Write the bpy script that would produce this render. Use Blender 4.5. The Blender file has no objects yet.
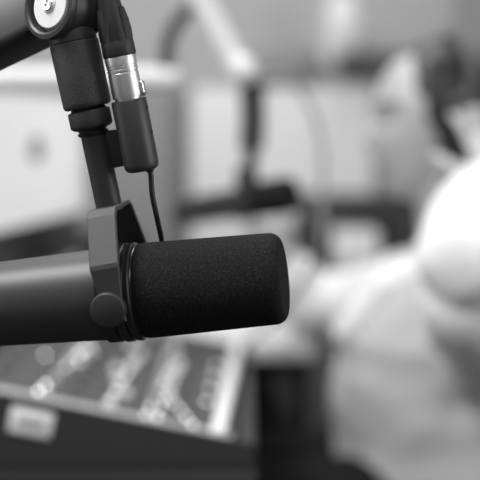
import bpy, bmesh, math, random
from mathutils import Vector, Matrix, noise
random.seed(7)
SC = bpy.context.scene
COL = SC.collection
R = math.radians
V = Vector
# ------------------------------------------------------------------ camera frame
F_PX = 1335.0
CAM = V((0, 0, 1.12)); PITCH = R(5)
FW = V((0, math.cos(PITCH), -math.sin(PITCH)))
UP = V((0, math.sin(PITCH), math.cos(PITCH)))
RT = V((1, 0, 0))
def P(px, py, d):
    return CAM + RT*((px-240)/F_PX*d) + UP*((240-py)/F_PX*d) + FW*d
def D(x, y, z):                      # direction: right, up, towards the viewer
    return (RT*x + UP*y - FW*z).normalized()
cd = bpy.data.cameras.new('camera'); cam = bpy.data.objects.new('camera', cd); COL.objects.link(cam)
cam.location = CAM; cam.rotation_euler = (R(90)-PITCH, 0, 0)
cd.sensor_width = 36; cd.lens = 36*F_PX/480; cd.clip_start = .02
cd.dof.use_dof = True; cd.dof.focus_distance = .885; cd.dof.aperture_fstop = cd.lens/1000/.028
SC.camera = cam
SC.view_settings.view_transform = 'Standard'; SC.view_settings.look = 'None'
SC.view_settings.gamma = 1; SC.view_settings.use_curve_mapping = False
SC.view_settings.exposure = 0.0
# ------------------------------------------------------------------ materials
MATS = {}
def mat(name, g, rough=.5, metal=0, bump=None, emit=0, coat=0, var=None, spec=.5, trans=0, sheen=0):
    """g: grey albedo; bump=(kind, scale, strength, dist); var=(scale, amount)"""
    m = bpy.data.materials.new(name); m.use_nodes = True
    nt = m.node_tree; b = nt.nodes['Principled BSDF']
    b.inputs['Base Color'].default_value = (g, g, g, 1)
    b.inputs['Roughness'].default_value = rough
    b.inputs['Metallic'].default_value = metal
    b.inputs['Specular IOR Level'].default_value = spec
    b.inputs['Coat Weight'].default_value = coat
    b.inputs['Sheen Weight'].default_value = sheen
    if emit:
        b.inputs['Emission Color'].default_value = (1, 1, 1, 1)
        b.inputs['Emission Strength'].default_value = emit
    tc = nt.nodes.new('ShaderNodeTexCoord')
    if var:
        n = nt.nodes.new('ShaderNodeTexNoise'); n.inputs['Scale'].default_value = var[0]; n.inputs['Detail'].default_value = 4
        nt.links.new(tc.outputs['Object'], n.inputs['Vector'])
        r = nt.nodes.new('ShaderNodeMapRange')
        r.inputs['From Min'].default_value = .3; r.inputs['From Max'].default_value = .7
        r.inputs['To Min'].default_value = g*(1-var[1]); r.inputs['To Max'].default_value = g*(1+var[1])
        if len(var) > 2:               # sparse pale specks of the open-cell foam
            n.inputs['Detail'].default_value = 1
            r.inputs['From Min'].default_value = .50; r.inputs['To Min'].default_value = g*.7; r.inputs['To Max'].default_value = var[2]
        nt.links.new(n.outputs['Fac'], r.inputs['Value'])
        nt.links.new(r.outputs['Result'], b.inputs['Base Color'])
    if bump:
        kind, sc, st, dist = bump
        if kind == 'noise':
            t = nt.nodes.new('ShaderNodeTexNoise'); t.inputs['Detail'].default_value = 3; out = 'Fac'
        else:
            t = nt.nodes.new('ShaderNodeTexVoronoi'); out = 'Distance'
        t.inputs['Scale'].default_value = sc
        nt.links.new(tc.outputs['Object'], t.inputs['Vector'])
        bp = nt.nodes.new('ShaderNodeBump'); bp.inputs['Strength'].default_value = st; bp.inputs['Distance'].default_value = dist
        nt.links.new(t.outputs[out], bp.inputs['Height']); nt.links.new(bp.outputs['Normal'], b.inputs['Normal'])
    MATS[name] = m
    return m
M = dict(
 foam=mat('black_foam', .012, .9, bump=('noise', 1900, .6, .0010), var=(1500, 1.0, .036), spec=.15),
 satin=mat('satin_black_enamel', .035, .46, bump=('noise', 2500, .15, .0002)),
 yoke=mat('dark_grey_enamel', .04, .5, bump=('noise', 1800, .35, .0003)),
 leather=mat('pebbled_black_rubber', .032, .48, bump=('noise', 1200, .6, .0008)),
 post=mat('powder_black', .02, .5, bump=('noise', 1800, .4, .0003)),
 gloss=mat('gloss_black', .012, .34),
 rubber=mat('matt_rubber', .022, .55, bump=('noise', 1500, .2, .0002)),
 nickel=mat('brushed_nickel', .75, .42, 1, bump=('noise', 600, .1, .0002)),
 steel=mat('polished_steel', .85, .12, 1),
 cap=mat('pale_plastic_cap', .75, .35),
 cable=mat('cable_black', .02, .4),
 wall=mat('painted_wall', .40, .9, bump=('noise', 60, .1, .001)),
 ceil=mat('ceiling_white', .8, .9),
 floor=mat('dark_carpet', .04, .95, bump=('noise', 300, .5, .004)),
 white_top=mat('white_laminate', .75, .45),
 black_top=mat('black_laminate', .018, .8, spec=.2),
 grey_trim=mat('grey_trim', .2, .6),
 leg=mat('leg_black', .03, .5),
 board=mat('white_board', .66, .4),
 frame=mat('dark_frame', .12, .5),
 mixer_top=mat('mixer_panel_grey', .075, .8, spec=.25, var=(40, .15)),
 mixer_side=mat('mixer_cheek_black', .03, .45),
 mixer_rest=mat('mixer_rest_silver', .8, .4),
 badge=mat('badge_white', .85, .5),
 knobg=mat('knob_grey', .45, .4),
 knobd=mat('knob_dark', .06, .4),
 led=mat('lit_button', .8, .4, emit=5),  # emission painted in for the highlights on knob tops
 ledd=mat('dim_lit_button', .7, .4, emit=3),  # weaker painted highlight, also glowing
 tube=mat('boom_silver', .72, .4, 0),
 skin=mat('skin', .46, .5, bump=('noise', 200, .1, .0005), var=(30, .06)),
 lips=mat('lips', .2, .4),
 hair=mat('dark_hair', .018, .34, bump=('noise', 120, .6, .003)),
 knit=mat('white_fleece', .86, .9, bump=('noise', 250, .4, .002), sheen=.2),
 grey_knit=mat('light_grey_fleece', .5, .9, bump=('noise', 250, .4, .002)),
 jeans=mat('black_trousers', .012, 1, spec=.1),
 eye=mat('eye_white', .7, .2), iris=mat('iris_dark', .03, .2),
 phone=mat('headphone_black', .015, .5), phone_s=mat('headphone_band_grey', .12, .4),
 pad=mat('headphone_pad', .02, .6),
 shade=mat('lamp_shade', .5, .6, emit=.25),
 panel=mat('acoustic_foam_grey', .10, .95, bump=('noise', 80, .5, .01)),
 mid_panel=mat('mid_grey_panel', .26, .9),
 screen=mat('screen_lit', .3, .4, emit=.58),
 screen_d=mat('screen_icon', .1, .4, emit=.15),
 bezel=mat('bezel_black', .02, .4),
 grey_box=mat('grey_plastic', .25, .5),
)
# ------------------------------------------------------------------ object helpers
def wloc(o):
    p = V((0, 0, 0))
    while o is not None:
        p += V(o.location); o = o.parent
    return p
def obj(name, bm, m, parent=None, loc=None, smooth=True, auto=35):
    me = bpy.data.meshes.new(name)
    base = wloc(parent) if parent else V((0, 0, 0))
    off = base + (V(loc) if loc is not None else V((0, 0, 0)))
    bmesh.ops.translate(bm, vec=-off, verts=bm.verts)
    bmesh.ops.recalc_face_normals(bm, faces=bm.faces)
    for f in bm.faces: f.smooth = smooth
    if smooth:
        for e in bm.edges:
            if len(e.link_faces) == 2 and e.calc_face_angle(0) > R(auto): e.smooth = False
    bm.to_mesh(me); bm.free()
    mm = m if isinstance(m, (list, tuple)) else [m]
    for x in mm: me.materials.append(x)
    o = bpy.data.objects.new(name, me); COL.objects.link(o)
    if parent: o.parent = parent
    if loc is not None: o.location = loc
    return o
def tag(o, label, cat, group=None):
    o['label'] = label; o['category'] = cat
    if group: o['group'] = group
    return o
def thing(name, loc, label, cat, group=None):
    o = bpy.data.objects.new(name, None); COL.objects.link(o); o.location = loc
    o.empty_display_size = .05
    return tag(o, label, cat, group)
def struct(name, bm, m):
    o = obj(name, bm, m, smooth=False); o['kind'] = 'structure'; return o
def basis(axis, hint=None):
    a = axis.normalized()
    h = hint or (V((0, 0, 1)) if abs(a.z) < .9 else V((1, 0, 0)))
    x = (h - a*h.dot(a)).normalized(); y = a.cross(x)
    return x, y, a
def lathe(bm, o, axis, prof, seg=48, hint=None, rfun=None, mi=0):
    """prof: [(r, h)] ; closes with end caps where r==0"""
    x, y, a = basis(axis, hint); rings = []
    for r, h in prof:
        c = o + a*h
        if r < 1e-6: rings.append([bm.verts.new(c)])
        else:
            ring = []
            for k in range(seg):
                t = 2*math.pi*k/seg; rr = r*(rfun(t, h) if rfun else 1)
                ring.append(bm.verts.new(c + x*(rr*math.cos(t)) + y*(rr*math.sin(t))))
            rings.append(ring)
    for A, B in zip(rings, rings[1:]):
        for k in range(seg):
            k2 = (k+1) % seg
            if len(A) == 1 and len(B) == 1: continue
            if len(A) == 1: f = bm.faces.new((A[0], B[k2], B[k]))
            elif len(B) == 1: f = bm.faces.new((A[k], A[k2], B[0]))
            else: f = bm.faces.new((A[k], A[k2], B[k2], B[k]))
            f.material_index = mi
    return bm
def cyl(bm, p0, p1, r, seg=24, r2=None, bev=0):
    L = (p1-p0).length; r2 = r if r2 is None else r2
    if bev: prof = [(0, 0), (r-bev, 0), (r-bev*.3, bev*.3), (r, bev), (r2, L-bev), (r2-bev*.3, L-bev*.3), (r2-bev, L), (0, L)]
    else: prof = [(0, 0), (r, 0), (r2, L), (0, L)]
    return lathe(bm, p0, p1-p0, prof, seg)
def box(bm, c, sx, sy, sz, ax=None, bev=0, seg=2):
    """box centred at c with full sizes along the axes ax=(x,y,z)"""
    ax = ax or (V((1, 0, 0)), V((0, 1, 0)), V((0, 0, 1)))
    t = bmesh.new(); bmesh.ops.create_cube(t, size=1)
    for v in t.verts: v.co = V((v.co.x*sx, v.co.y*sy, v.co.z*sz))
    if bev: bmesh.ops.bevel(t, geom=t.edges[:], offset=bev, segments=seg, affect='EDGES', profile=.5)
    mp = {}
    for v in t.verts: mp[v] = bm.verts.new(c + ax[0]*v.co.x + ax[1]*v.co.y + ax[2]*v.co.z)
    for f in t.faces: bm.faces.new([mp[v] for v in f.verts])
    t.free(); return bm
def spline(pts, n=10):
    out = []; q = [pts[0]] + list(pts) + [pts[-1]]
    for i in range(1, len(q)-2):
        a, b, c, d = q[i-1:i+3]
        for k in range(n):
            t = k/n
            out.append(.5*((2*b) + (c-a)*t + (2*a-5*b+4*c-d)*t*t + (3*b-a-3*c+d)*t**3))
    out.append(pts[-1]); return out
def tube(bm, pts, r, seg=14, smooth=True, n=10):
    pts = spline([V(p) for p in pts], n) if smooth else [V(p) for p in pts]
    T = (pts[1]-pts[0]).normalized(); x, y, _ = basis(T); rings = []
    for i, p in enumerate(pts):
        t = (pts[min(i+1, len(pts)-1)] - pts[max(i-1, 0)]).normalized()
        x = (x - t*x.dot(t)).normalized(); y = t.cross(x)
        rr = r(i/(len(pts)-1)) if callable(r) else r
        rings.append([bm.verts.new(p + x*(rr*math.cos(2*math.pi*k/seg)) + y*(rr*math.sin(2*math.pi*k/seg))) for k in range(seg)])
    for A, B in zip(rings, rings[1:]):
        for k in range(seg): bm.faces.new((A[k], A[(k+1) % seg], B[(k+1) % seg], B[k]))
    bm.faces.new(rings[0][::-1]); bm.faces.new(rings[-1]); return bm
def ell(bm, c, rx, ry, rz, ax=None, u=24, v=16):
    ax = ax or (V((1, 0, 0)), V((0, 1, 0)), V((0, 0, 1)))
    t = bmesh.new(); bmesh.ops.create_uvsphere(t, u_segments=u, v_segments=v, radius=1); mp = {}
    for w in t.verts: mp[w] = bm.verts.new(c + ax[0]*(w.co.x*rx) + ax[1]*(w.co.y*ry) + ax[2]*(w.co.z*rz))
    for f in t.faces: bm.faces.new([mp[w] for w in f.verts])
    t.free(); return bm
def arcprof(r, R0, h0, h1, n=5):      # a rounded outer edge from (R0,h0)
    return [(R0-r+r*math.cos(a), h0+(h1)*math.sin(a)) for a in [math.pi/2*k/n for k in range(n+1)]]
NB = bmesh.new

# ================================================================== FOREGROUND MICROPHONE
AX = D(math.cos(R(9.5))*math.cos(R(5.6)), math.cos(R(9.5))*math.sin(R(5.6)), math.sin(R(9.5)))
ring_c = P(140.5, 291, .9)                     # where the foam meets the collar
U = D(-.198, .973, .12)                      # direction of the mount post
YR = (AX - U*AX.dot(U)).normalized()         # across the yoke band
YN = YR.cross(U)                             # along the yoke pivot, towards the viewer
mic = thing('studio_microphone', ring_c, 'large sharp black broadcast microphone with foam windscreen, hanging in the foreground from the boom arm', 'microphone')
# housing tube
bm = NB()
lathe(bm, ring_c, AX, [(0, -.1700), (.016, -.1700), (.0225, -.168), (.0262, -.163), (.0275, -.155), (.0283, -.12), (.0292, -.085), (.0307, -.036), (.0312, -.024), (.0312, -.0150), (0, -.0150)], 96)
obj('housing_tube', bm, M['satin'], mic)
# collar rings
bm = NB()
lathe(bm, ring_c, AX, [(.027, -.0235), (.0322, -.0235), (.0330, -.0228), (.0331, -.0150), (.0327, -.0143), (.0316, -.0141), (.0316, -.0126), (.0328, -.0122), (.0334, -.0114), (.0334, -.0070), (.0329, -.0062), (.0317, -.0060), (.0317, -.0048), (.0327, -.0045), (.0331, -.0038), (.0331, -.0008), (.0322, .0002), (.0308, .0004), (.0304, .0016), (.026, .0016)], 96)
obj('collar_ring', bm, M['gloss'], mic)
# windscreen
bm = NB()
Lf = .1010; prof = [(0, 0.0008), (.0299, .0008), (.0312, .0015), (.0320, .0035), (.0322, .008)]
for k in range(1, 9): prof.append((.0322-.0017*k/8, .008+(Lf-.019)*k/8))
r1 = prof[-1][0]; h1 = prof[-1][1]
for k in range(1, 9):
    a = math.pi/2*k/8
    prof.append((r1-.0065+.0065*math.cos(a), h1+.0080*math.sin(a)))
prof += [(.015, h1+.0083), (.007, h1+.0085), (0, h1+.0085)]
lathe(bm, ring_c, AX, prof, 128)
obj('foam_windscreen', bm, M['foam'], mic)
# yoke
Q = ring_c - AX*.0090 - U*.006
def YP(r, n, u): return Q + YR*r + YN*n + U*u
h1y, h2y, n1, n2 = .0632, .0305, .0205, .0405
path = [(n2, -.006), (n2, .008), (n2, h2y-.0008), (n2-.0004, h2y+.0006), (n1+.002, h1y-.003), (n1-.002, h1y), (-n1+.002, h1y), (-n1-.002, h1y-.003), (-n2+.0004, h2y+.0006), (-n2, h2y-.0008), (-n2, .008), (-n2, -.006)]
bm = NB()
def yoke_w(u): return .0098 if u > .01 else .0070
def off(pth, t):
    o = []
    for i, (n, u) in enumerate(pth):
        a = pth[max(i-1, 0)]; b = pth[min(i+1, len(pth)-1)]
        dx, dy = b[0]-a[0], b[1]-a[1]; L = math.hypot(dx, dy)
        o.append((n - dy/L*t, u + dx/L*t))
    return o
ins = off(path, -.0030)
sect = []
for (n, u), (n_, u_) in zip(path, ins):
    w = yoke_w(u); s = .0006
    def mix(f): return (n+(n_-n)*f, u+(u_-u)*f)
    ring = []
    for rr, f in ((-w+s, 0), (w-s, 0), (w, .2), (w, .8), (w-s, 1), (-w+s, 1), (-w, .8), (-w, .2)):
        a, b = mix(f); ring.append(bm.verts.new(YP(rr, a, b)))
    sect.append(ring)
for A, B in zip(sect, sect[1:]):
    for k in range(8): bm.faces.new((A[k], A[(k+1) % 8], B[(k+1) % 8], B[k]))
bm.faces.new(sect[0]); bm.faces.new(sect[-1][::-1])
yk = obj('yoke', bm, M['yoke'], mic, auto=9)
for s in (1, -1):
    bm = NB(); c = YP(-.0032, s*(n2-.0028), .0032)
    def knurl(t, h): return 1 + (.012 if (int(t/(2*math.pi)*120) % 2) else 0)
    lathe(bm, c, YN*s, [(0, 0), (.0100, 0), (.0112, .0015), (.0116, .0028), (.0116, .0072), (.0111, .0082), (.0104, .0086), (0, .0086)], 120, rfun=lambda t, h: knurl(t, h) if .002 < h < .0078 else 1)
    kb = obj('yoke_knob', bm, M['rubber'], mic, auto=50)
# pivot bosses between yoke and housing
for s in (1, -1):
    bm = NB(); cyl(bm, YP(0, s*.0250, .0018), YP(0, s*(n2-.0025), .0018), .0075)
    obj('pivot_boss', bm, M['gloss'], mic)
# post
base = YP(0, 0, h1y-.001)
pxm = 1/1483/.985
def S(k): return base + U*(k*pxm)
bm = NB(); lathe(bm, base, U, [(0, 0), (.0088, 0), (.0088, 76*pxm), (0, 76*pxm)], 48)
obj('mount_post', bm, M['post'], mic)
bm = NB()
lathe(bm, S(76), U, [(0, 0), (.0098, 0), (.0104, .001), (.0104, .002), (.0094, .0026), (.0094, .0034), (.0106, .0040), (.0106, .005), (0, .005)], 48)
obj('washer_ring', bm, M['gloss'], mic)
bm = NB()
lathe(bm, S(82.3), U, [(0, 0), (.0118, 0), (.0136, .0012), (.0140, .0022), (.0140, .0110), (.0136, .0120), (.0118, .0125), (.0112, .0142), (0, .0142)], 144,
      rfun=lambda t, h: 1 + (.014 if (int((t/(2*math.pi)+h*4)*48*2) % 2) else 0) if .0015 < h < .013 else 1)
obj('knurled_nut', bm, M['leather'], mic, auto=60)
# connector housing + bracket
XC = P(142.5, 170, .886); XT = P(128.5, 99.5, .8785); XU = (XT-XC).normalized(); XL = (XT-XC).length
bm = NB()
lathe(bm, XC, XU, [(0, -.0004), (.0085, -.0004), (.0105, .0006), (.0114, .0022), (.0117, .005), (.0117, XL-.001), (.0112, XL), (.0100, XL), (0, XL)], 72)
ch = obj('connector_housing', bm, M['satin'], mic)
for k, dz in ((.007, 0), (.0235, .0)):
    bm = NB(); dirn = (D(.93, .15, .30)); dirn = (dirn - XU*dirn.dot(XU)).normalized()
    lathe(bm, XC + XU*(XL-k) + dirn*.0114, dirn, [(0, 0), (.0016, 0), (.0016, .0005), (.0009, .0007), (0, .0003)], 16)
    obj('set_screw', bm, M['gloss'], ch)
bm = NB(); XD = (XC + XU*(XL*.5)) ; pp = S((XD-base).dot(U)/pxm)
cc = P(117.5, 148, .888)
px_ = (XD-pp); px_ = (px_ - U*px_.dot(U)).normalized()
box(bm, cc, .026, .0065, .0250, (px_, U.cross(px_), U), .0012)
obj('connector_bracket', bm, M['post'], mic)
dlx = D(.97, .12, .0); dlx = (dlx - XU*dlx.dot(XU)).normalized()
# lead from housing to the microphone's body, passing behind the foam
bm = NB()
tube(bm, [XC+XU*.003+dlx*.0048, XC-XU*.004+dlx*.0048, P(152.5, 196, .889), P(157.5, 220, .896), P(162, 245, .915), P(160, 275, .945), P(140, 300, .955), ring_c - AX*.03 + D(0, 0, -1)*.029], .00185)
obj('short_lead', bm, M['cable'], mic)
bm = NB(); lathe(bm, XC-XU*.002+dlx*.0048, XU, [(0, 0), (.0026, 0), (.0032, .0025), (0, .0025)], 24)
obj('lead_grommet', bm, M['gloss'], mic)

# ================================================================== XLR CABLE
xlr = thing('connector_cable', XT, 'black cable whose ribbed boot and silver plug sit beside the foreground mount post', 'cable')
bm = NB()
L = 29.5
mu = lambda k: k/1483/.99*.99
lathe(bm, XT-XU*.003, XU, [(0, 0), (.0088, 0), (.0088, .0045), (.0099, .0046), (.0101, .006), (.0101, .0205), (.0098, .0209), (.0098, .0214), (.0102, .0218), (.0102, .0230), (.0098, .0233), (.0098, .0238), (.0102, .0241), (.0102, .0250), (.0098, .0252), (.0098, .0256), (.0103, .0259), (.0104, .0312), (.0100, .0322), (0, .0322)], 96)
obj('plug_shell', bm, M['nickel'], xlr)
bm = NB()
dl = D(.97, .12, .22); dl = (dl - XU*dl.dot(XU)).normalized(); yl = XU.cross(dl)
box(bm, XT + XU*.0058 + dl*.0107, .0036, .0058, .0098, (dl, yl, XU), .0014, 3)
box(bm, XT + XU*.0022 + dl*.0118, .0026, .0052, .0030, (dl, yl, XU), .0010, 2)
obj('latch', bm, M['steel'], xlr)
bm = NB(); Bt = XT + XU*.0285
def boot(t, h):
    return 1
lathe(bm, Bt, XU, [(0, 0), (.0100, 0), (.0108, .0006), (.0110, .0015), (.0108, .0095), (.0104, .0105), (.0104, .0110), (.0102, .014), (.0095, .020), (.0084, .028), (.0073, .036), (.0060, .043), (.0058, .050), (.0052, .060), (.0040, .0605), (0, .0605)], 96,
      rfun=lambda t, h: 1 - (.13*max(0, math.cos(t*3+1.05))**.7*min(1, (h-.0125)/.004)*min(1, max(.0, (.050-h)/.02)) if h > .0126 else 0))
obj('rubber_boot', bm, M['rubber'], xlr, auto=70)
bm = NB()
# wedge shaped grips round the boot
for k in range(6):
    t = 2*math.pi*k/6 + .52; x, y, a = basis(XU)
    rd = x*math.cos(t) + y*math.sin(t); sd = a.cross(rd)
    b0 = Bt + XU*.0105
    vs = []
    for (h, w, r) in ((0, .0046, .0103), (.006, .0043, .0106), (.013, .0028, .0104), (.021, .0012, .0092)):
        vs.append([bm.verts.new(b0+XU*h+rd*(r-.003)+sd*w), bm.verts.new(b0+XU*h+rd*(r+.0001)+sd*w*.75), bm.verts.new(b0+XU*h+rd*(r+.0001)-sd*w*.75), bm.verts.new(b0+XU*h+rd*(r-.003)-sd*w)])
    for A, B in zip(vs, vs[1:]):
        for j in range(4): bm.faces.new((A[j], A[(j+1) % 4], B[(j+1) % 4], B[j]))
    bm.faces.new(vs[0]); bm.faces.new(vs[-1])
obj('boot_grip', bm, M['rubber'], xlr, auto=60)
bm = NB(); c0 = Bt + XU*.059
tube(bm, [c0, c0+XU*.05, c0+XU*.11+RT*-.03, c0+XU*.13+RT*-.12, P(-100, -60, .9), P(-220, 60, .9), P(-330, 130, .9), P(-470, 220, 1.05), V((-.55, 1.38, .82)), V((-.6, 1.5, .7535)), V((-.8, 1.7, .7535)), V((-.95, 1.6, .7535))], .0032, n=14)
obj('cord', bm, M['cable'], xlr)

# ================================================================== FOREGROUND BOOM ARM
arm_base = V((-.50, 1.392, .75))
arm = thing('boom_arm', arm_base, 'black jointed boom arm at top left holding the foreground microphone', 'boom arm')
bm = NB()
sl0, sl1 = 102.8, 167
lathe(bm, S(sl0), U, [(0, 0), (.0136, 0), (.0152, .0006), (.0160, .0022), (.0161, .004), (.0163, (sl1-sl0)*pxm-.001), (.0158, (sl1-sl0)*pxm), (0, (sl1-sl0)*pxm)], 96)
obj('grip_sleeve', bm, M['leather'], arm)
J = D(-.63, .05, .775)
JC = S(206) - D(1, 0, 0)*.003 ; 
jf = P(48, 4, .868)          # centre of the joint's front ring
jb = jf - J*.032
bm = NB()
lathe(bm, S(sl1-.4), U, [(0, 0), (.0150, 0), (.0157, .0010), (.0155, .006), (.0142, .012), (.0115, .017), (.0100, .022), (0, .022)], 64)
obj('swivel_neck', bm, M['satin'], arm)
bm = NB()
lathe(bm, jb, J, [(0, 0), (.0195, 0), (.0215, .0015), (.0222, .004), (.0222, .0235), (.0215, .025), (.0215, .0262), (.0226, .0275), (.0230, .0300), (.0226, .0320), (.0200, .0328), (.0186, .0318), (.0182, .0280), (.0178, .0268), (0, .0268)], 96)
obj('joint_housing', bm, M['satin'], arm)
bm = NB()
lathe(bm, jf - J*.0055, J, [(0, 0), (.0157, 0), (.0157, .0030), (.0151, .0040), (.0060, .0044), (.0056, .0050), (0, .0050)], 72)
jc = obj('joint_cap', bm, M['cap'], arm); jc['label'] = 'pale round cap'
bm = NB(); sc0 = jf - J*.0008
lathe(bm, sc0, J, [(0, 0), (.0046, 0), (.0046, .0012), (.0040, .0019), (.0024, .0021), (.0021, .0009), (0, .0009)], 48, rfun=None)
obj('hex_screw', bm, M['steel'], jc)
# upper beam: runs down-left out of frame to the elbow
b0 = P(60, 5, .915); b1 = P(-330, 193, .95)
bd = (b1-b0).normalized(); bx, by, bz = basis(bd, D(0, 1, -.28))
bm = NB(); box(bm, (b0+b1)/2 , .0385, .034, (b1-b0).length, (bx, by, bz), .0065, 4)
obj('upper_beam', bm, M['satin'], arm)
bm = NB(); cyl(bm, b1 + by*.030, b1 - by*.030, .026, 48, bev=.003)
obj('elbow_joint', bm, M['satin'], arm)
low0 = b1; low1 = arm_base + V((0, 0, .075)); ld = (low1-low0).normalized(); lx, ly, lz = basis(ld, V((0, 1, 0)))
bm = NB(); box(bm, (low0+low1)/2 , .030, .030, (low1-low0).length, (lx, ly, lz), .006, 3)
obj('lower_beam', bm, M['satin'], arm)
bm = NB(); cyl(bm, arm_base + V((0, 0, .012)), arm_base + V((0, 0, .085)), .018, 40, bev=.002)
box(bm, arm_base + V((0, .005, .006)), .06, .075, .011, None, .003)
box(bm, arm_base + V((0, -.029, -.029)), .05, .008, .062, None, .002)
box(bm, arm_base + V((0, -.010, -.056)), .045, .045, .008, None, .002)
cyl(bm, arm_base + V((0, .002, -.060)), arm_base + V((0, .002, -.032)), .012, 24)
obj('desk_clamp', bm, M['satin'], arm)

# ================================================================== ROOM
WY = 3.4; X0, X1, Y0 = -2.6, 2.4, -2.0; H = 2.75
bm = NB(); box(bm, V(((X0+X1)/2, (Y0+WY)/2, -.05)), X1-X0+.4, WY-Y0+.4, .1); struct('floor', bm, M['floor'])
bm = NB(); box(bm, V(((X0+X1)/2, (Y0+WY)/2, H+.05)), X1-X0+.4, WY-Y0+.4, .1); struct('ceiling', bm, M['ceil'])
bm = NB(); box(bm, V(((X0+X1)/2, WY+.05, H/2)), X1-X0+.2, .1, H); struct('wall_back', bm, M['wall'])
bm = NB(); box(bm, V(((X0+X1)/2, Y0-.05, H/2)), X1-X0+.2, .1, H); struct('wall_front', bm, M['wall'])
bm = NB(); box(bm, V((X0-.05, (Y0+WY)/2, H/2)), .1, WY-Y0, H); struct('wall_left', bm, M['wall'])
bm = NB(); box(bm, V((X1+.05, (Y0+WY)/2, H/2)), .1, WY-Y0, H); struct('wall_right', bm, M['wall'])
bm = NB(); box(bm, V((.63, WY-.02, 1.05)), .17, .04, 2.1, None, .006); struct('door_1', bm, M['grey_box'])
bm = NB(); box(bm, V(((X0+.3)/2, WY-.008, .05)), .3-X0, .016, .1, None, .003); struct('baseboard_back', bm, M['ceil'])

# ================================================================== DESKS
def desk(name, x0, x1, y0, y1, top, label, modesty=None, apron=None):
    r = thing(name, V(((x0+x1)/2, (y0+y1)/2, 0)), label, 'desk')
    bm = NB(); box(bm, V(((x0+x1)/2, (y0+y1)/2, .7375)), x1-x0, y1-y0, .025, None, .003); obj('desk_top', bm, top, r)
    for x in (x0+.05, x1-.05):
        for y in (y0+.05, y1-.05):
            bm = NB(); box(bm, V((x, y, .3625)), .045, .045, .725, None, .003); obj('leg', bm, M['leg'], r)
    if modesty:
        bm = NB(); box(bm, V(((x0+x1)/2, modesty, .46)), x1-x0-.02, .018, .53, None, .002); obj('front_panel', bm, M['black_top'], r)  # black sheet added so the space under the table goes dark
    return r
desk('mixer_desk', -1.45, .018, 1.37, 2.19, M['black_top'], 'black desk under the mixing console')
desk('long_table', -1.9, .125, 2.205, 2.85, M['white_top'], 'white table behind the mixing console, reaching to the seated person', modesty=2.25)

# ================================================================== MIXING CONSOLE
mz = .7515
mx0, mx1, my0, my1 = -.30, -.006, 1.405, 2.03
zt0, zt1 = .838, .778        # top height at the rear (left) and at the operator's side (right)
def ztop(x): return zt0 + (zt1-zt0)*(x-mx0)/(mx1-mx0)
mixer = thing('mixing_console', V(((mx0+mx1)/2, (my0+my1)/2, mz)), 'grey topped mixing console with lit buttons and a silver front edge', 'mixing console')
def wedge(bm, x0, x1, y0, y1, zb, dz=0):
    vs = [bm.verts.new(V((x, y, z))) for y in (y0, y1) for x, z in ((x0, zb), (x1, zb), (x1, ztop(x1)+dz), (x0, ztop(x0)+dz))]
    for f in ((0, 1, 2, 3), (7, 6, 5, 4), (0, 4, 5, 1), (1, 5, 6, 2), (2, 6, 7, 3), (3, 7, 4, 0)): bm.faces.new([vs[i] for i in f])
    bmesh.ops.bevel(bm, geom=bm.edges[:], offset=.002, segments=2, affect='EDGES')
bm = NB(); wedge(bm, mx0, mx1, my0+.012, my1-.012, mz+.006); obj('chassis', bm, M['mixer_top'], mixer)
for y in (my0, my1-.011):
    bm = NB(); wedge(bm, mx0-.006, mx1+.022, y, y+.011, mz, .004); obj('side_cheek', bm, M['mixer_side'], mixer)
bm = NB(); box(bm, V(((mx0+mx1)/2, my0+.024, (zt0+zt1)/2+.0015)), (mx1-mx0)*1.0, .022, .003, (V((mx1-mx0, 0, zt1-zt0)).normalized(), V((0, 1, 0)), V((zt0-zt1, 0, mx1-mx0)).normalized()), .001); obj('edge_trim', bm, M['knobg'], mixer)
bm = NB(); rdir = V((.0215, .60, 0)).normalized(); box(bm, V((-.0135, (my0+my1)/2, ztop(-.0135)+.005)), .016, my1-my0-.03, .012, (rdir.cross(V((0, 0, 1))), rdir, V((0, 0, 1))), .004, 3)
rs = obj('front_rest', bm, M['mixer_rest'], mixer); rs['label'] = 'silver front edge'
bm = NB(); box(bm, V((mx1+.014, (my0+my1)/2, mz+.008)), .018, my1-my0-.03, .014, None, .003); obj('lower_lip', bm, M['mixer_side'], mixer)
sl = V((mx1-mx0, 0, zt1-zt0)).normalized(); nrm = V((-sl.z, 0, sl.x))
def ptop(px, py):                           # where a line of sight meets the sloping top
    d = (P(px, py, 1)-CAM); o = V((mx0, 0, zt0)); t = (o-CAM).dot(nrm)/d.dot(nrm); return CAM + d*t
def knob(name, p, r, h, m):
    bm = NB(); lathe(bm, V(p)-nrm*.0005, nrm, [(0, 0), (r*1.1, 0), (r, h*.25), (r*.85, h), (r*.7, h+.0005), (0, h+.0005)], 14)
    return obj(name, bm, m, mixer)
def row(a, b, n, r, h, m, name='lit_button', jit=0):
    a = ptop(*a); b = ptop(*b)
    for i in range(n): knob(name, a.lerp(b, i/(n-1)), r, h, m)
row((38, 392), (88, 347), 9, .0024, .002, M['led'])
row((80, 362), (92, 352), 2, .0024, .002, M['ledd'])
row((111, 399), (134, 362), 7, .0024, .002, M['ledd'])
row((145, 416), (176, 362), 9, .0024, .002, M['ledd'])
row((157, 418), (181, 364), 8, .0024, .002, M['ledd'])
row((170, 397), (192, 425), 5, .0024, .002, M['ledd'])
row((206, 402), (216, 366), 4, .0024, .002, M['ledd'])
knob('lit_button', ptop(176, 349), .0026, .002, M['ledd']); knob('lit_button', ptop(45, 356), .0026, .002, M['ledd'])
for i in range(9):
    y = my0+.05+i*.065
    for j, x in enumerate((-.275, -.215, -.185, -.10, -.07)):
        knob('gain_knob', V((x, y, ztop(x))), .0052, .009, M['knobg'] if j % 2 else M['knobd'])
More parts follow.
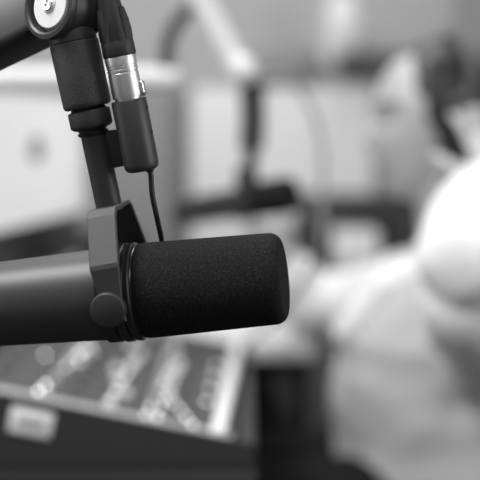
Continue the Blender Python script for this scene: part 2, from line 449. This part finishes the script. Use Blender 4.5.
for i in range(9):
    y = my0+.05+i*.065; x = -.145+.012*math.sin(i*1.7)
    bm = NB(); box(bm, V((-.145, y, ztop(-.145))), .070, .003, .0012, (sl, V((0, 1, 0)), nrm)); tr = obj('fader_slot', bm, M['mixer_side'], mixer)
    bm = NB(); box(bm, V((x, y, ztop(x)))+nrm*.0055, .011, .010, .009, (sl, V((0, 1, 0)), nrm), .0015); obj('fader', bm, M['badge'], mixer)
bx0 = P(27.5, 427.5, 1.403)
bm = NB(); box(bm, V((bx0.x, my0-.0012, bx0.z)), .046, .0024, .027, (sl, V((0, 1, 0)), nrm), .001)
bd_ = obj('badge_plate', bm, M['badge'], mixer); bd_['label'] = 'white maker badge'
bm = NB(); box(bm, V((bx0.x, my0-.0026, bx0.z)), .030, .0008, .007, (sl, V((0, 1, 0)), nrm)); obj('badge_mark', bm, M['grey_trim'], bd_)

# ================================================================== BACKGROUND BOOM + MICROPHONE
db = 1.95
bg = thing('boom_arm', P(-240, 320, db)*1.0, 'blurred silver boom arm reaching over the white table from the left', 'boom arm')
bg.location = V((P(-120, 300, db).x, P(0, 0, db).y, .75))
gb = V(bg.location)
bm = NB(); tube(bm, [P(-120, 79, db), P(178, 79, db)], .0165, 24, smooth=False); obj('lower_tube', bm, M['tube'], bg)
bm = NB(); cyl(bm, gb + V((0, 0, .001)), V((gb.x, gb.y, P(0, 72, db).z)), .016, 24); obj('pillar', bm, M['tube'], bg)
bm = NB(); lathe(bm, gb + V((0, 0, .0006)), V((0, 0, 1)), [(0, 0), (.06, 0), (.06, .010), (.05, .014), (0, .014)], 40); obj('base_plate', bm, M['leg'], bg)
bm = NB(); tube(bm, [P(163, -70, db), P(242, 76, db)], .0185, 24, smooth=False); obj('upper_tube', bm, M['tube'], bg)
bm = NB(); ell(bm, P(243, 70, db-.02), .021, .021, .021); obj('tip_joint', bm, M['cap'], bg)
bm = NB(); tube(bm, [P(172, 82, db), P(168, 66, db), P(167, 48, db), P(175, 26, db), P(190, 8, db), P(200, -2, db)], .0105); obj('elbow_link', bm, M['leg'], bg)
m2c = P(250, 201, db)
m2 = thing('studio_microphone', m2c, 'blurred black microphone in the background, hanging from the silver boom arm', 'microphone')
a2 = (P(302, 193, db-.02) - P(150, 217, db+.10)).normalized()
bm = NB(); lathe(bm, m2c, a2, [(0, -.125), (.016, -.125), (.0205, -.12), (.0215, -.04), (.0225, -.012), (0, -.012)], 40); obj('housing_tube', bm, M['bezel'], m2)
bm = NB(); lathe(bm, m2c, a2, [(0, -.012), (.0265, -.012), (.027, .06), (.023, .072), (0, .074)], 40); obj('foam_windscreen', bm, M['foam'], m2)
bm = NB(); tube(bm, [P(252, 84, db), P(253, 120, db), P(251, 150, db)], lambda t: .0185 if t < .97 else .012, 20); obj('mount_sleeve', bm, M['bezel'], m2)
bm = NB(); tube(bm, [P(251, 150, db), P(250, 185, db)], .011, 16, smooth=False); obj('mount_post', bm, M['satin'], m2)
bm = NB()
for s in (-1, 1):
    box(bm, m2c - a2*.012 + V((0, s*.0295, .012)), .022, .004, .075, None, .001)
box(bm, m2c - a2*.012 + V((0, 0, .049)), .022, .063, .004, None, .001)
obj('yoke', bm, M['satin'], m2)
# loose grey cables looping behind the tip joint
bm = NB(); tube(bm, [P(247, 92, db+.06), P(265, 76, db+.06), P(290, 80, db+.06), P(312, 110, db+.06), P(322, 150, db+.06), P(322, 200, db+.05), P(318, 250, db+.02), V((.06, 2.02, .83)), V((-.01, 2.10, .757)), V((-.06, 2.13, .7548)), V((-.2, 2.14, .7548))], .0042)
tag(obj('looped_cable', bm, M['grey_box'], None, m2c), 'grey cable looping down behind the background microphone', 'cable')

# ================================================================== THINGS ON THE WHITE TABLE AND BACK WALL
def ang(a): return V((math.cos(a), math.sin(a), 0))
# left monitor
mo = thing('computer_monitor', P(20, 260, 2.45)*1, 'bright white monitor screen at far left on the white table', 'monitor')
A = P(-40, 262, 1.95); B = P(76, 214, 2.60); mo.location = V(((A.x+B.x)/2, (A.y+B.y)/2, .7505))
ex = V((B.x-A.x, B.y-A.y, 0)).normalized(); ey = V((-ex.y, ex.x, 0)); W = V((B.x-A.x, B.y-A.y, 0)).length
cm = V(((A.x+B.x)/2, (A.y+B.y)/2, 0)); zb = .945; zt = 1.165
bm = NB(); box(bm, cm + V((0, 0, (zb-.075+zt)/2)), W+.02, .022, zt-zb+.085, (ex, ey, V((0, 0, 1))), .004); obj('casing', bm, M['bezel'], mo)
bm = NB(); box(bm, cm + V((0, 0, (zb+zt)/2+.004)) - ey*.0125, W-.0, .004, zt-zb-.004, (ex, ey, V((0, 0, 1))), .001); sn = obj('screen', bm, M['screen'], mo)
bm = NB(); p = P(36, 150, 2.4); q = cm + ex*.02; ell(bm, V((q.x, q.y, 1.075)) - ey*.0150, .05, .0012, .024, (ex, ey, V((0, 0, 1)))); obj('screen_icon', bm, M['screen_d'], sn)
bm = NB(); box(bm, cm + V((0, 0, (.752+zb)/2+.02)) + ey*.02, .07, .02, zb-.752+.06, (ex, ey, V((0, 0, 1))), .003)
box(bm, cm + V((0, 0, .757)) + ey*.02, .26, .17, .012, (ex, ey, V((0, 0, 1))), .004); obj('stand', bm, M['bezel'], mo)
# dark laptop-like unit behind the microphone (dark wedge above the mic's tube)
q = P(112, 200, 2.5); q.z = .7505
lw = thing('small_speaker', q, 'small black box speaker on the white table right of the bright monitor', 'speaker')
bm = NB(); box(bm, q + V((0, 0, .085)), .10, .12, .17, None, .006); obj('cabinet', bm, M['bezel'], lw)
for r_, z_ in ((.034, .06), (.018, .125)):
    bm = NB(); lathe(bm, q + V((0, -.0595, z_)), V((0, -1, 0)), [(0, .001), (r_*.5, .001), (r_*.9, .005), (r_, .004), (r_*1.04, 0)], 32); obj('speaker_cone', bm, M['knobd'], lw)
# white board on back wall
wb = P(190, 88, 3.37); we = P(372, 88, 3.37)
bd2 = thing('white_board', V(((wb.x+we.x)/2, WY-.03, .002)), 'bright white board with a dark left edge, against the back wall', 'board')
bm = NB(); box(bm, V(((wb.x+we.x)/2, WY-.031, (.002+wb.z)/2)), we.x-wb.x, .018, wb.z-.002, None, .002); obj('board_surface', bm, M['board'], bd2)
bm = NB(); box(bm, V((wb.x-.014, WY-.034, (.002+wb.z)/2)), .030, .028, wb.z-.002, None, .003); obj('edge_strip', bm, M['frame'], bd2)
# pale lamp
lc = P(345, 19, 3.1)
lm = thing('wall_lamp', V((lc.x, WY, lc.z)), 'glowing pale oval lamp on the back wall above the shelf', 'lamp')
bm = NB(); ell(bm, V((lc.x, 3.22, lc.z)), .042, .042, .072); obj('lamp_shade', bm, M['shade'], lm)
bm = NB(); cyl(bm, V((lc.x, WY, lc.z-.06)), V((lc.x, 3.24, lc.z-.07)), .010); cyl(bm, V((lc.x, WY, lc.z-.06)), V((lc.x, WY-.012, lc.z-.06)), .04, 32); obj('bracket', bm, M['tube'], lm)
# dark acoustic panels on the wall
def panel(x0, y0, x1, y1, label, m='panel', d=3.36, th=.05):
    a = P(x0, y0, d); b = P(x1, y1, d); c = (a+b)/2
    bm = NB(); box(bm, V((c.x, WY-th/2-.001, c.z)), abs(b.x-a.x), th, abs(a.z-b.z), None, .008)
    o = obj('wall_panel', bm, M[m], None, V((c.x, WY, c.z))); tag(o, label, 'panel')
panel(338, 52, 470, 74, 'dark grey wall panel behind the head of the seated person')
panel(90, 90, 176, 300, 'large plain grey wall panel left of the white board', 'mid_panel', 3.36, .02)  # added sheet, its grey stands in for dimmer light on the wall
panel(258, 48, 318, 78, 'small dim grey wall panel right of the background boom joint', 'grey_box')
# things on the table near the person
c = P(311, 300, 2.45); c.z = .7505
bt = thing('drinks_bottle', V((c.x, 2.45, .7505)), 'blurred black bottle standing on the white table under the background microphone', 'bottle')
bm = NB(); lathe(bm, V((c.x, 2.45, .7505)), V((0, 0, 1)), [(0, 0), (.038, 0), (.041, .004), (.041, .16), (.035, .185), (.022, .195), (0, .205)], 40); obj('bottle_body', bm, M['bezel'], bt)
bm = NB(); lathe(bm, V((c.x, 2.45, .955)), V((0, 0, 1)), [(0, 0), (.024, 0), (.024, .024), (.02, .028), (0, .028)], 32); obj('bottle_lid', bm, M['leg'], bt)
# low cabinet along back wall, with paper stack
cb = thing('low_cabinet', V((.45, 3.18, 0)), 'dark low cabinet against the back wall behind the seated person', 'cabinet')
bm = NB(); box(bm, V((.45, 3.175, .40)), 1.0, .33, .78, None, .004); obj('cabinet_body', bm, M['frame'], cb)
for k in range(2):
    bm = NB(); box(bm, V((.205+k*.49, 3.002, .40)), .475, .016, .74, None, .003); dr = obj('door', bm, M['frame'], cb)
    bm = NB(); cyl(bm, V((.40+k*.10, 2.992, .52)), V((.40+k*.10, 2.992, .64)), .006); obj('handle', bm, M['steel'], dr)
bm = NB(); box(bm, V((.24, 3.09, .832)), .15, .16, .080, None, .004)
tag(obj('paper_stack', bm, M['white_top'], None, V((.24, 3.09, .792))), 'white stack of paper on the low cabinet beside the black bottle', 'paper stack')

bm = NB(); box(bm, V((.33, 3.255, .862)), .36, .14, .142, None, .006)
st = obj('storage_box', bm, M['bezel'], None, V((.33, 3.255, .791))); tag(st, 'wide black storage box on the low cabinet, behind the white paper stack', 'box')
bm = NB(); box(bm, V((.33, 3.255, .940)), .37, .15, .014, None, .004); obj('lid', bm, M['leg'], st)

# ================================================================== PERSON
def remesh(bm, voxel, smooth=3, fac=.5, disp=None):
    me = bpy.data.meshes.new('tmp'); bmesh.ops.recalc_face_normals(bm, faces=bm.faces); bm.to_mesh(me); bm.free()
    o = bpy.data.objects.new('tmp', me); COL.objects.link(o)
    r = o.modifiers.new('r', 'REMESH'); r.mode = 'VOXEL'; r.voxel_size = voxel
    if smooth:
        s = o.modifiers.new('s', 'SMOOTH'); s.iterations = smooth; s.factor = fac
    dg = bpy.context.evaluated_depsgraph_get(); dg.update(); e = o.evaluated_get(dg)
    out = bmesh.new(); out.from_mesh(e.to_mesh()); e.to_mesh_clear()
    bpy.data.objects.remove(o); bpy.data.meshes.remove(me)
    if disp:
        out.normal_update()
        mv = [(v, v.normal*disp(v.co)) for v in out.verts]
        for v, d in mv: v.co += d
    return out
def limb(bm, pts, seg=20):                       # pts: (point, radius): tapered capsules
    for (a, ra), (b, rb) in zip(pts, pts[1:]):
        L = (b-a).length; n = 5
        prof = [(ra*math.sin(math.pi/2*k/n), -ra*math.cos(math.pi/2*k/n)) for k in range(n+1)] + [(rb*math.cos(math.pi/2*k/n), L+rb*math.sin(math.pi/2*k/n)) for k in range(n+1)]
        prof[0] = (0, -ra); prof[-1] = (0, L+rb)
        lathe(bm, a, b-a, prof, seg)
def loft(bm, secs, seg=40):                      # secs: (centre, rx, ry)
    rings = []
    for c, rx, ry in secs:
        rings.append([bm.verts.new(c + V((rx*math.cos(2*math.pi*k/seg), ry*math.sin(2*math.pi*k/seg), 0))) for k in range(seg)])
    for A_, B_ in zip(rings, rings[1:]):
        for k in range(seg): bm.faces.new((A_[k], A_[(k+1) % seg], B_[(k+1) % seg], B_[k]))
    bm.faces.new(rings[0][::-1]); bm.faces.new(rings[-1])
HC = P(432, 123, 2.05)
fd = V((-1, -.22, -.03)).normalized(); sd = V((0, -1, 0)); sd = (sd - fd*sd.dot(fd)).normalized(); hu = sd.cross(fd)*-1
if hu.z < 0: hu = -hu
def HP(f, s, z): return HC + fd*f + sd*s + hu*z
def g(x, s): return math.exp(-(x/s)**2)
def head_r(f, s, z):
    """point on the head for the unit direction f(orward), s(ide), z(up)"""
    F = (.092 if f > 0 else .098)*f; Sx = .074*s; Z = (.112 if z > 0 else .118)*z
    if z < 0:
        k = (-z)**1.4
        Sx *= 1-.42*k
        F = F*(1-.10*k) + .030*k*(1 if f > 0 else .8)
    if z > 0:
        e = 1 - .20*min(1, z*3)
        F = (.092 if f > 0 else .098)*math.copysign(abs(f)**e, f); Sx = .074*math.copysign(abs(s)**(e*.5+.5), s)
    if f > 0:
        w = f**.6
        F += w*( .020*g(s*.074, .011)*g(Z+.030, .014) + .011*g(s*.074, .010)*g(Z+.010, .018)
               + .004*g(Z-.028, .012)*g(s, .6)
               - .009*g(abs(s*.074)-.032, .014)*g(Z-.008, .013)
               + .007*g(s*.074, .020)*g(Z+.058, .006) + .006*g(s*.074, .018)*g(Z+.071, .006) - .003*g(s*.074, .02)*g(Z+.083, .006)
               + .009*g(s*.074, .022)*g(Z+.099, .012)
               + .004*g(abs(s*.074)-.038, .016)*g(Z+.03, .018))
    return F, Sx, Z
def head_mesh(bm, nu=96, nv=72):
    rings = []
    for j in range(nv+1):
        th = math.pi*j/nv
        if j in (0, nv): rings.append([bm.verts.new(HP(*head_r(0, 0, math.cos(th))))]); continue
        ring = []
        for i in range(nu):
            ph = 2*math.pi*i/nu
            ring.append(bm.verts.new(HP(*head_r(math.sin(th)*math.cos(ph), math.sin(th)*math.sin(ph), math.cos(th)))))
        rings.append(ring)
    for A_, B_ in zip(rings, rings[1:]):
        for i in range(nu):
            i2 = (i+1) % nu
            if len(A_) == 1: bm.faces.new((A_[0], B_[i], B_[i2]))
            elif len(B_) == 1: bm.faces.new((A_[i2], A_[i], B_[0]))
            else: bm.faces.new((A_[i], B_[i], B_[i2], A_[i2]))
def hand(bm, wrist, fwd, back, thumb_side, curl, spread=.16, scale=1.0, fcurl=None):
    """fwd: wrist to knuckles, back: out of the back of the hand, thumb_side: towards the thumb"""
    fwd = fwd.normalized(); back = (back - fwd*back.dot(fwd)).normalized(); ts = (thumb_side - fwd*thumb_side.dot(fwd) - back*thumb_side.dot(back)).normalized()
    s = scale
    limb(bm, [(wrist - fwd*.03*s, .024*s), (wrist + fwd*.01*s, .023*s)])
    for k in (-1.2, -.4, .4, 1.2):               # palm
        limb(bm, [(wrist + ts*(k*.014*s), .0155*s), (wrist + fwd*.085*s + ts*(k*.0195*s), .0125*s)])
    lens = ((.043, .026, .020), (.047, .030, .022), (.044, .027, .021), (.034, .021, .018))
    for i, ls in enumerate(lens):
        k = (1.45, .5, -.45, -1.4)[i]
        p = wrist + fwd*((.088, .092, .088, .080)[i]*s) + ts*(k*.0205*s)
        a = 0; d0 = (fwd + ts*(spread*k*.9)).normalized()
        cr = curl if fcurl is None else fcurl[i]
        r = (.0092, .0094, .0090, .0080)[i]*s
        for j, L_ in enumerate(ls):
            a += cr*(.8, 1.1, .7)[j]
            d = d0*math.cos(a) - back*math.sin(a)
            q = p + d*L_*s
            limb(bm, [(p, r), (q, r*.9)], 14); p = q; r *= .9
    t0 = wrist + fwd*.022*s + ts*.022*s - back*.006*s
    t1 = t0 + (fwd*.95 + ts*.65 - back*.25).normalized()*.036*s
    t2 = t1 + (fwd*.60 + ts*.80 - back*.25).normalized()*.028*s
    t3 = t2 + (fwd*.60 + ts*.70 - back*.35).normalized()*.024*s
    limb(bm, [(t0, .0150*s), (t1, .0115*s), (t2, .0105*s), (t3, .0088*s)], 14)
neck_b = HC + V((.045, 0, -.205)); neck_t = HC + V((.030, 0, -.07))
shN = V((.365, 1.885, .885)); shF = V((.345, 2.215, .855))
elN = P(472, 255, 1.60); wrN = P(492, 203, 1.75)
elF = V((P(306, 300, 2.26).x, 2.255, .815)); wrF = P(290, 268, 2.24)
pel = V((.36, 2.05, .55))
legs = []
for s in (-1, 1):
    hp = V((.36, 2.05+s*.09, .545)); kn = V((-.055, 2.05+s*.10-.02, .545)); an = V((-.02, 2.05+s*.10-.02, .10)); toe = V((-.16, 2.05+s*.11-.02, .045))
    legs.append((hp, kn, an, toe))
bm = NB(); head_mesh(bm)
limb(bm, [(neck_t, .056), (neck_b, .060)], 28)
for s in (-1, 1):                                  # ears
    c = HP(-.012, s*.076, -.008); ell(bm, c, .016, .006, .029, (fd, sd, hu))
loft(bm, [(pel + V((0, 0, -.06)), .10, .15), (pel + V((0, 0, .02)), .115, .165), (V((.355, 2.05, .68)), .09, .13), (V((.35, 2.05, .80)), .105, .155), (V((.35, 2.05, .885)), .085, .15), (V((.345, 2.05, .92)), .06, .08)])
limb(bm, [(shN, .050), (elN, .040), (wrN, .026)]); limb(bm, [(shF, .050), (elF, .040), (wrF, .026)])
limb(bm, [(V((.35, 2.05, .885)), .055), (shN, .050)]); limb(bm, [(V((.35, 2.05, .885)), .055), (shF, .050)])
for hp, kn, an, toe in legs: limb(bm, [(hp, .085), (kn, .058), (an, .040), (toe, .03)])
# near hand reaches to the earcup: back of the hand to the viewer, fingers up and curling away
hand(bm, wrN, D(.10, .86, -.42), D(.05, .40, .9), D(-1, .05, 0), .3, .26, .92, (.30, .28, .30, .4))
# far hand, loosely curled in front of the background microphone
hand(bm, wrF, D(-.25, 1, .05), D(.7, .1, .6), D(-.6, 0, .8), 1.15, .02, .8)
bm = remesh(bm, .0042, 3, .5)
person = obj('person', bm, M['skin'], None, V((.36, 2.05, 0)), auto=180)
tag(person, 'dark-haired person seated in profile, pale hooded top, one hand raised to the headphones', 'person')
for s in (-1, 1):
    bm = NB(); ell(bm, HP(.0655, s*.031, .008), .0122, .0122, .0122); e = obj('eye', bm, M['eye'], person)
    bm = NB(); ell(bm, HP(.0762, s*.031, .008), .0025, .0055, .0055, (fd, sd, hu)); obj('iris', bm, M['iris'], e)
for s in (-1, 1):
    bm = NB(); limb(bm, [(HP(.093, s*.014, .027), .0028), (HP(.0865, s*.032, .034), .0034), (HP(.072, s*.050, .028), .0024)], 10)
    obj('eyebrow', bm, M['hair'], person)
bm = NB()
for z, k in ((-.0600, .0044), (-.0685, .0050)):
    limb(bm, [(HP(.074, -.021, -.062), .002), (HP(.0875, -.009, z), k), (HP(.089, 0, z-.001), k), (HP(.0875, .009, z), k), (HP(.074, .021, -.062), .002)], 12)
obj('lips', bm, M['lips'], person)
# hair
bm = NB()
def hair_pt(f, s, z, k): a, b, c = head_r(f, s, z); return HP(a*k, b*k, c*k)
nu, nv = 72, 40; rings = []
ell(bm, HP(-.020, 0, .021), .0985, .084, .107, (fd, sd, hu), 40, 30)
ell(bm, HP(-.055, 0, -.055), .066, .078, .09, (fd, sd, hu), 32, 24)
for s in (-1, 1):
    limb(bm, [(HP(-.020, s*.066, .02), .026), (HP(-.022, s*.070, -.06), .028), (HP(-.026, s*.068, -.13), .024), (HP(.012, s*.072, -.19), .018), (HP(.030, s*.074, -.235), .010)])
limb(bm, [(HP(-.07, 0, -.06), .06), (HP(-.075, 0, -.17), .045), (HP(-.09, 0, -.26), .03)])
bm = remesh(bm, .006, 2, .5, lambda p: .0035*noise.noise(p*38) + .002*noise.noise(V((p.x*120, p.y*120, p.z*14))))
hair = obj('hair', bm, M['hair'], person, auto=180)
# hooded top: one garment (body, sleeves, hood)
def folds(p): return .012*noise.noise(p*6) + .007*noise.noise(V((p.x*10+p.z*8, p.y*12, p.z*16-p.x*10)))
bm = NB()
loft(bm, [(V((.345, 2.05, .505)), .150, .195), (V((.325, 2.05, .56)), .175, .215), (V((.312, 2.05, .70)), .167, .215), (V((.314, 2.05, .79)), .162, .205), (V((.325, 2.05, .84)), .140, .19), (V((.335, 2.05, .895)), .105, .165), (V((.345, 2.05, .93)), .072, .10)])
limb(bm, [(V((.33, 2.05, .875)), .085), (shN, .082)], 28); limb(bm, [(V((.33, 2.05, .865)), .080), (shF, .068)], 28)
bm = remesh(bm, .007, 3, .5, folds)
top = obj('hooded_top', bm, M['grey_knit'], person, auto=180)  # body coloured greyer than the sleeves of the same garment
bm = NB()
cufN = wrN + (wrN-elN).normalized()*.035; cufF = wrF.lerp(elF, .12)
limb(bm, [(shN + V((.02, 0, -.01)), .088), (shN.lerp(elN, .55), .085), (elN, .070), (elN.lerp(wrN, .60), .068), (cufN, .050)], 28)
limb(bm, [(shN + V((.02, 0, -.05)), .080), (shN.lerp(elN, .55) + V((.0, .0, -.055)), .078), (elN + V((.01, .035, -.050)), .072)], 28)
limb(bm, [(elN + V((.02, .05, -.06)), .070), (elN + V((.05, .10, -.115)), .070), (shN + V((.0, -.04, -.09)), .075)], 28)
bm = remesh(bm, .006, 3, .5, folds)
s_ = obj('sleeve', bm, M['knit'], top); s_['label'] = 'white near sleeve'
bm = NB()
limb(bm, [(shF + V((0, 0, -.015)), .068), (shF.lerp(elF, .6) + V((0, 0, -.01)), .056), (elF, .060), (elF.lerp(wrF, .6), .052), (cufF, .036)], 28)
bm = remesh(bm, .006, 3, .5, folds)
s_ = obj('sleeve', bm, M['knit'], top); s_['label'] = 'white far sleeve'
bm = NB()                                          # hood lying round the neck
hp_ = []
for k in range(28):
    t = 2*math.pi*k/28
    hp_.append(V((.335 - .105*math.cos(t), 2.05 - .10*math.sin(t), .925 - .052*math.cos(t))))
for k in range(28): limb(bm, [(hp_[k], .030 + .010*(1-math.cos(2*math.pi*k/28))/2), (hp_[(k+1) % 28], .030 + .010*(1-math.cos(2*math.pi*(k+1)/28))/2)], 14)
limb(bm, [(V((.225, 1.985, .875)), .024), (V((.155, 2.00, .80)), .018)]); limb(bm, [(V((.225, 2.11, .875)), .024), (V((.155, 2.10, .80)), .018)])
bm = remesh(bm, .005, 2, .5, folds)
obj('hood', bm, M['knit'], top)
bm = NB()
for hp, kn, an, toe in legs: limb(bm, [(hp, .100), (kn, .072), (an + V((0, 0, .02)), .052)])
ell(bm, pel + V((0, 0, -.01)), .14, .185, .09)
bm = remesh(bm, .009, 2, .5, folds); obj('trousers', bm, M['jeans'], person, auto=180)
for hp, kn, an, toe in legs:
    bm = NB(); limb(bm, [(an + V((.02, 0, -.045)), .050), (toe, .042)]); bm2 = remesh(bm, .006, 2)
    for v in bm2.verts: v.co.z = max(v.co.z, .002)
    obj('shoe', bm2, M['gloss'], person)
# headphones
hpz = thing('headphones', HP(-.03, .09, -.01), 'black over-ear headphones on the head of the seated person', 'headphones')
for s in (-1, 1):
    bm = NB(); o = HP(-.022, s*.082, .004)
    x, y, a = basis(sd*s, hu)
    lathe(bm, o, sd*s, [(0, 0), (.036, 0), (.042, .005), (.042, .012), (.036, .016), (0, .016)], 40, rfun=None); obj('ear_pad', bm, M['pad'], hpz)
    bm = NB(); lathe(bm, o + sd*(s*.0155), sd*s, [(0, 0), (.040, 0), (.041, .006), (.036, .016), (.022, .020), (0, .020)], 40); cup = obj('ear_cup', bm, M['phone'], hpz)
    bm = NB(); ell(bm, o + sd*(s*.0355) + fd*.008 + hu*.004, .016, .0025, .012, (fd, sd, hu)); obj('cup_plate', bm, M['knobg'], cup)
    bm = NB(); limb(bm, [(HP(-.022, s*.108, -.03), .004), (HP(-.022, s*.108, .02), .004), (HP(-.022, s*.096, .062), .004)]); obj('yoke_arm', bm, M['phone_s'], hpz)
bm = NB(); pts = []
for k in range(25):
    t = R(-62 + 124*k/24 ); pts.append(HP(-.030, .113*math.sin(t), .012 + .122*math.cos(t)))
for i in range(24):
    pass
prev = None
for i, p in enumerate(pts):
    rd = (p - HP(-.030, 0, .012)).normalized()
    ring = [bm.verts.new(p + fd*w + rd*h) for w, h in ((-.008, -.003), (.008, -.003), (.008, .004), (-.008, .004))]
    if prev:
        for j in range(4): bm.faces.new((prev[j], prev[(j+1) % 4], ring[(j+1) % 4], ring[j]))
    else: bm.faces.new(ring)
    prev = ring
bm.faces.new(prev[::-1])
obj('headband', bm, M['phone_s'], hpz)
# office chair
chx = V((.40, 2.05, 0))
chair = thing('office_chair', chx, 'black office chair under the seated person', 'chair')
bm = NB(); box(bm, chx + V((-.05, 0, .405)), .50, .50, .07, None, .025, 3); obj('seat', bm, M['jeans'], chair)
bm = NB(); box(bm, chx + V((.235, 0, .74)), .06, .44, .50, (V((1, 0, -.1)).normalized(), V((0, 1, 0)), V((.1, 0, 1)).normalized()), .025, 3); obj('backrest', bm, M['jeans'], chair)
bm = NB(); box(bm, chx + V((.225, 0, .43)), .02, .08, .22, None, .004); box(bm, chx + V((.10, 0, .36)), .27, .08, .02, None, .004); obj('back_bracket', bm, M['leg'], chair)
bm = NB(); cyl(bm, chx + V((0, 0, .08)), chx + V((0, 0, .37)), .025); obj('gas_lift', bm, M['leg'], chair)
for k in range(5):
    t = 2*math.pi*k/5+.5; e = chx + ang(t)*.28
    bm = NB(); tube(bm, [chx + V((0, 0, .10)), chx + ang(t)*.14 + V((0, 0, .09)), e + V((0, 0, .07))], .016, 12); lg = obj('leg', bm, M['leg'], chair)
    bm = NB(); cyl(bm, e + V((0, 0, .028)) - ang(t+1.57)*.018, e + V((0, 0, .028)) + ang(t+1.57)*.018, .027, 20); cyl(bm, e+V((0, 0, .03)), e+V((0, 0, .07)), .008, 10); obj('caster', bm, M['gloss'], lg)

# ================================================================== LIGHT
def area(name, loc, target, sx, sy, power, spread=180):
    l = bpy.data.lights.new(name, 'AREA'); l.shape = 'RECTANGLE'; l.size = sx; l.size_y = sy; l.energy = power
    l.spread = R(spread)
    o = bpy.data.objects.new(name, l); COL.objects.link(o); o.location = loc
    o.rotation_euler = (V(target)-V(loc)).to_track_quat('-Z', 'Y').to_euler(); return o
area('ceiling_light_near', (-1.0, .62, 2.7), (-.9, .62, 0), .8, .5, 58)
area('ceiling_light_front', (.3, -.5, 2.7), (.1, -.2, 0), 1.0, .5, 15)  # unseen fill added near the viewer to lift the foreground
area('ceiling_light_far', (-.2, 2.3, 2.7), (-.2, 2.3, 0), 1.2, 1.2, 25)
area('window_light_right', (2.3, .75, 1.5), (.2, 1.9, 1.0), 1.6, 1.3, 36)  # added fill for the near side of the sleeves, no window here
area('window_light_left', (-2.5, .9, 1.5), (0, 1.4, 1.1), 1.2, 1.3, 10)  # added soft fill from the left, the wall has no opening
w = bpy.data.worlds.new('world'); SC.world = w; w.use_nodes = True
w.node_tree.nodes['Background'].inputs[0].default_value = (1, 1, 1, 1); w.node_tree.nodes['Background'].inputs[1].default_value = .3
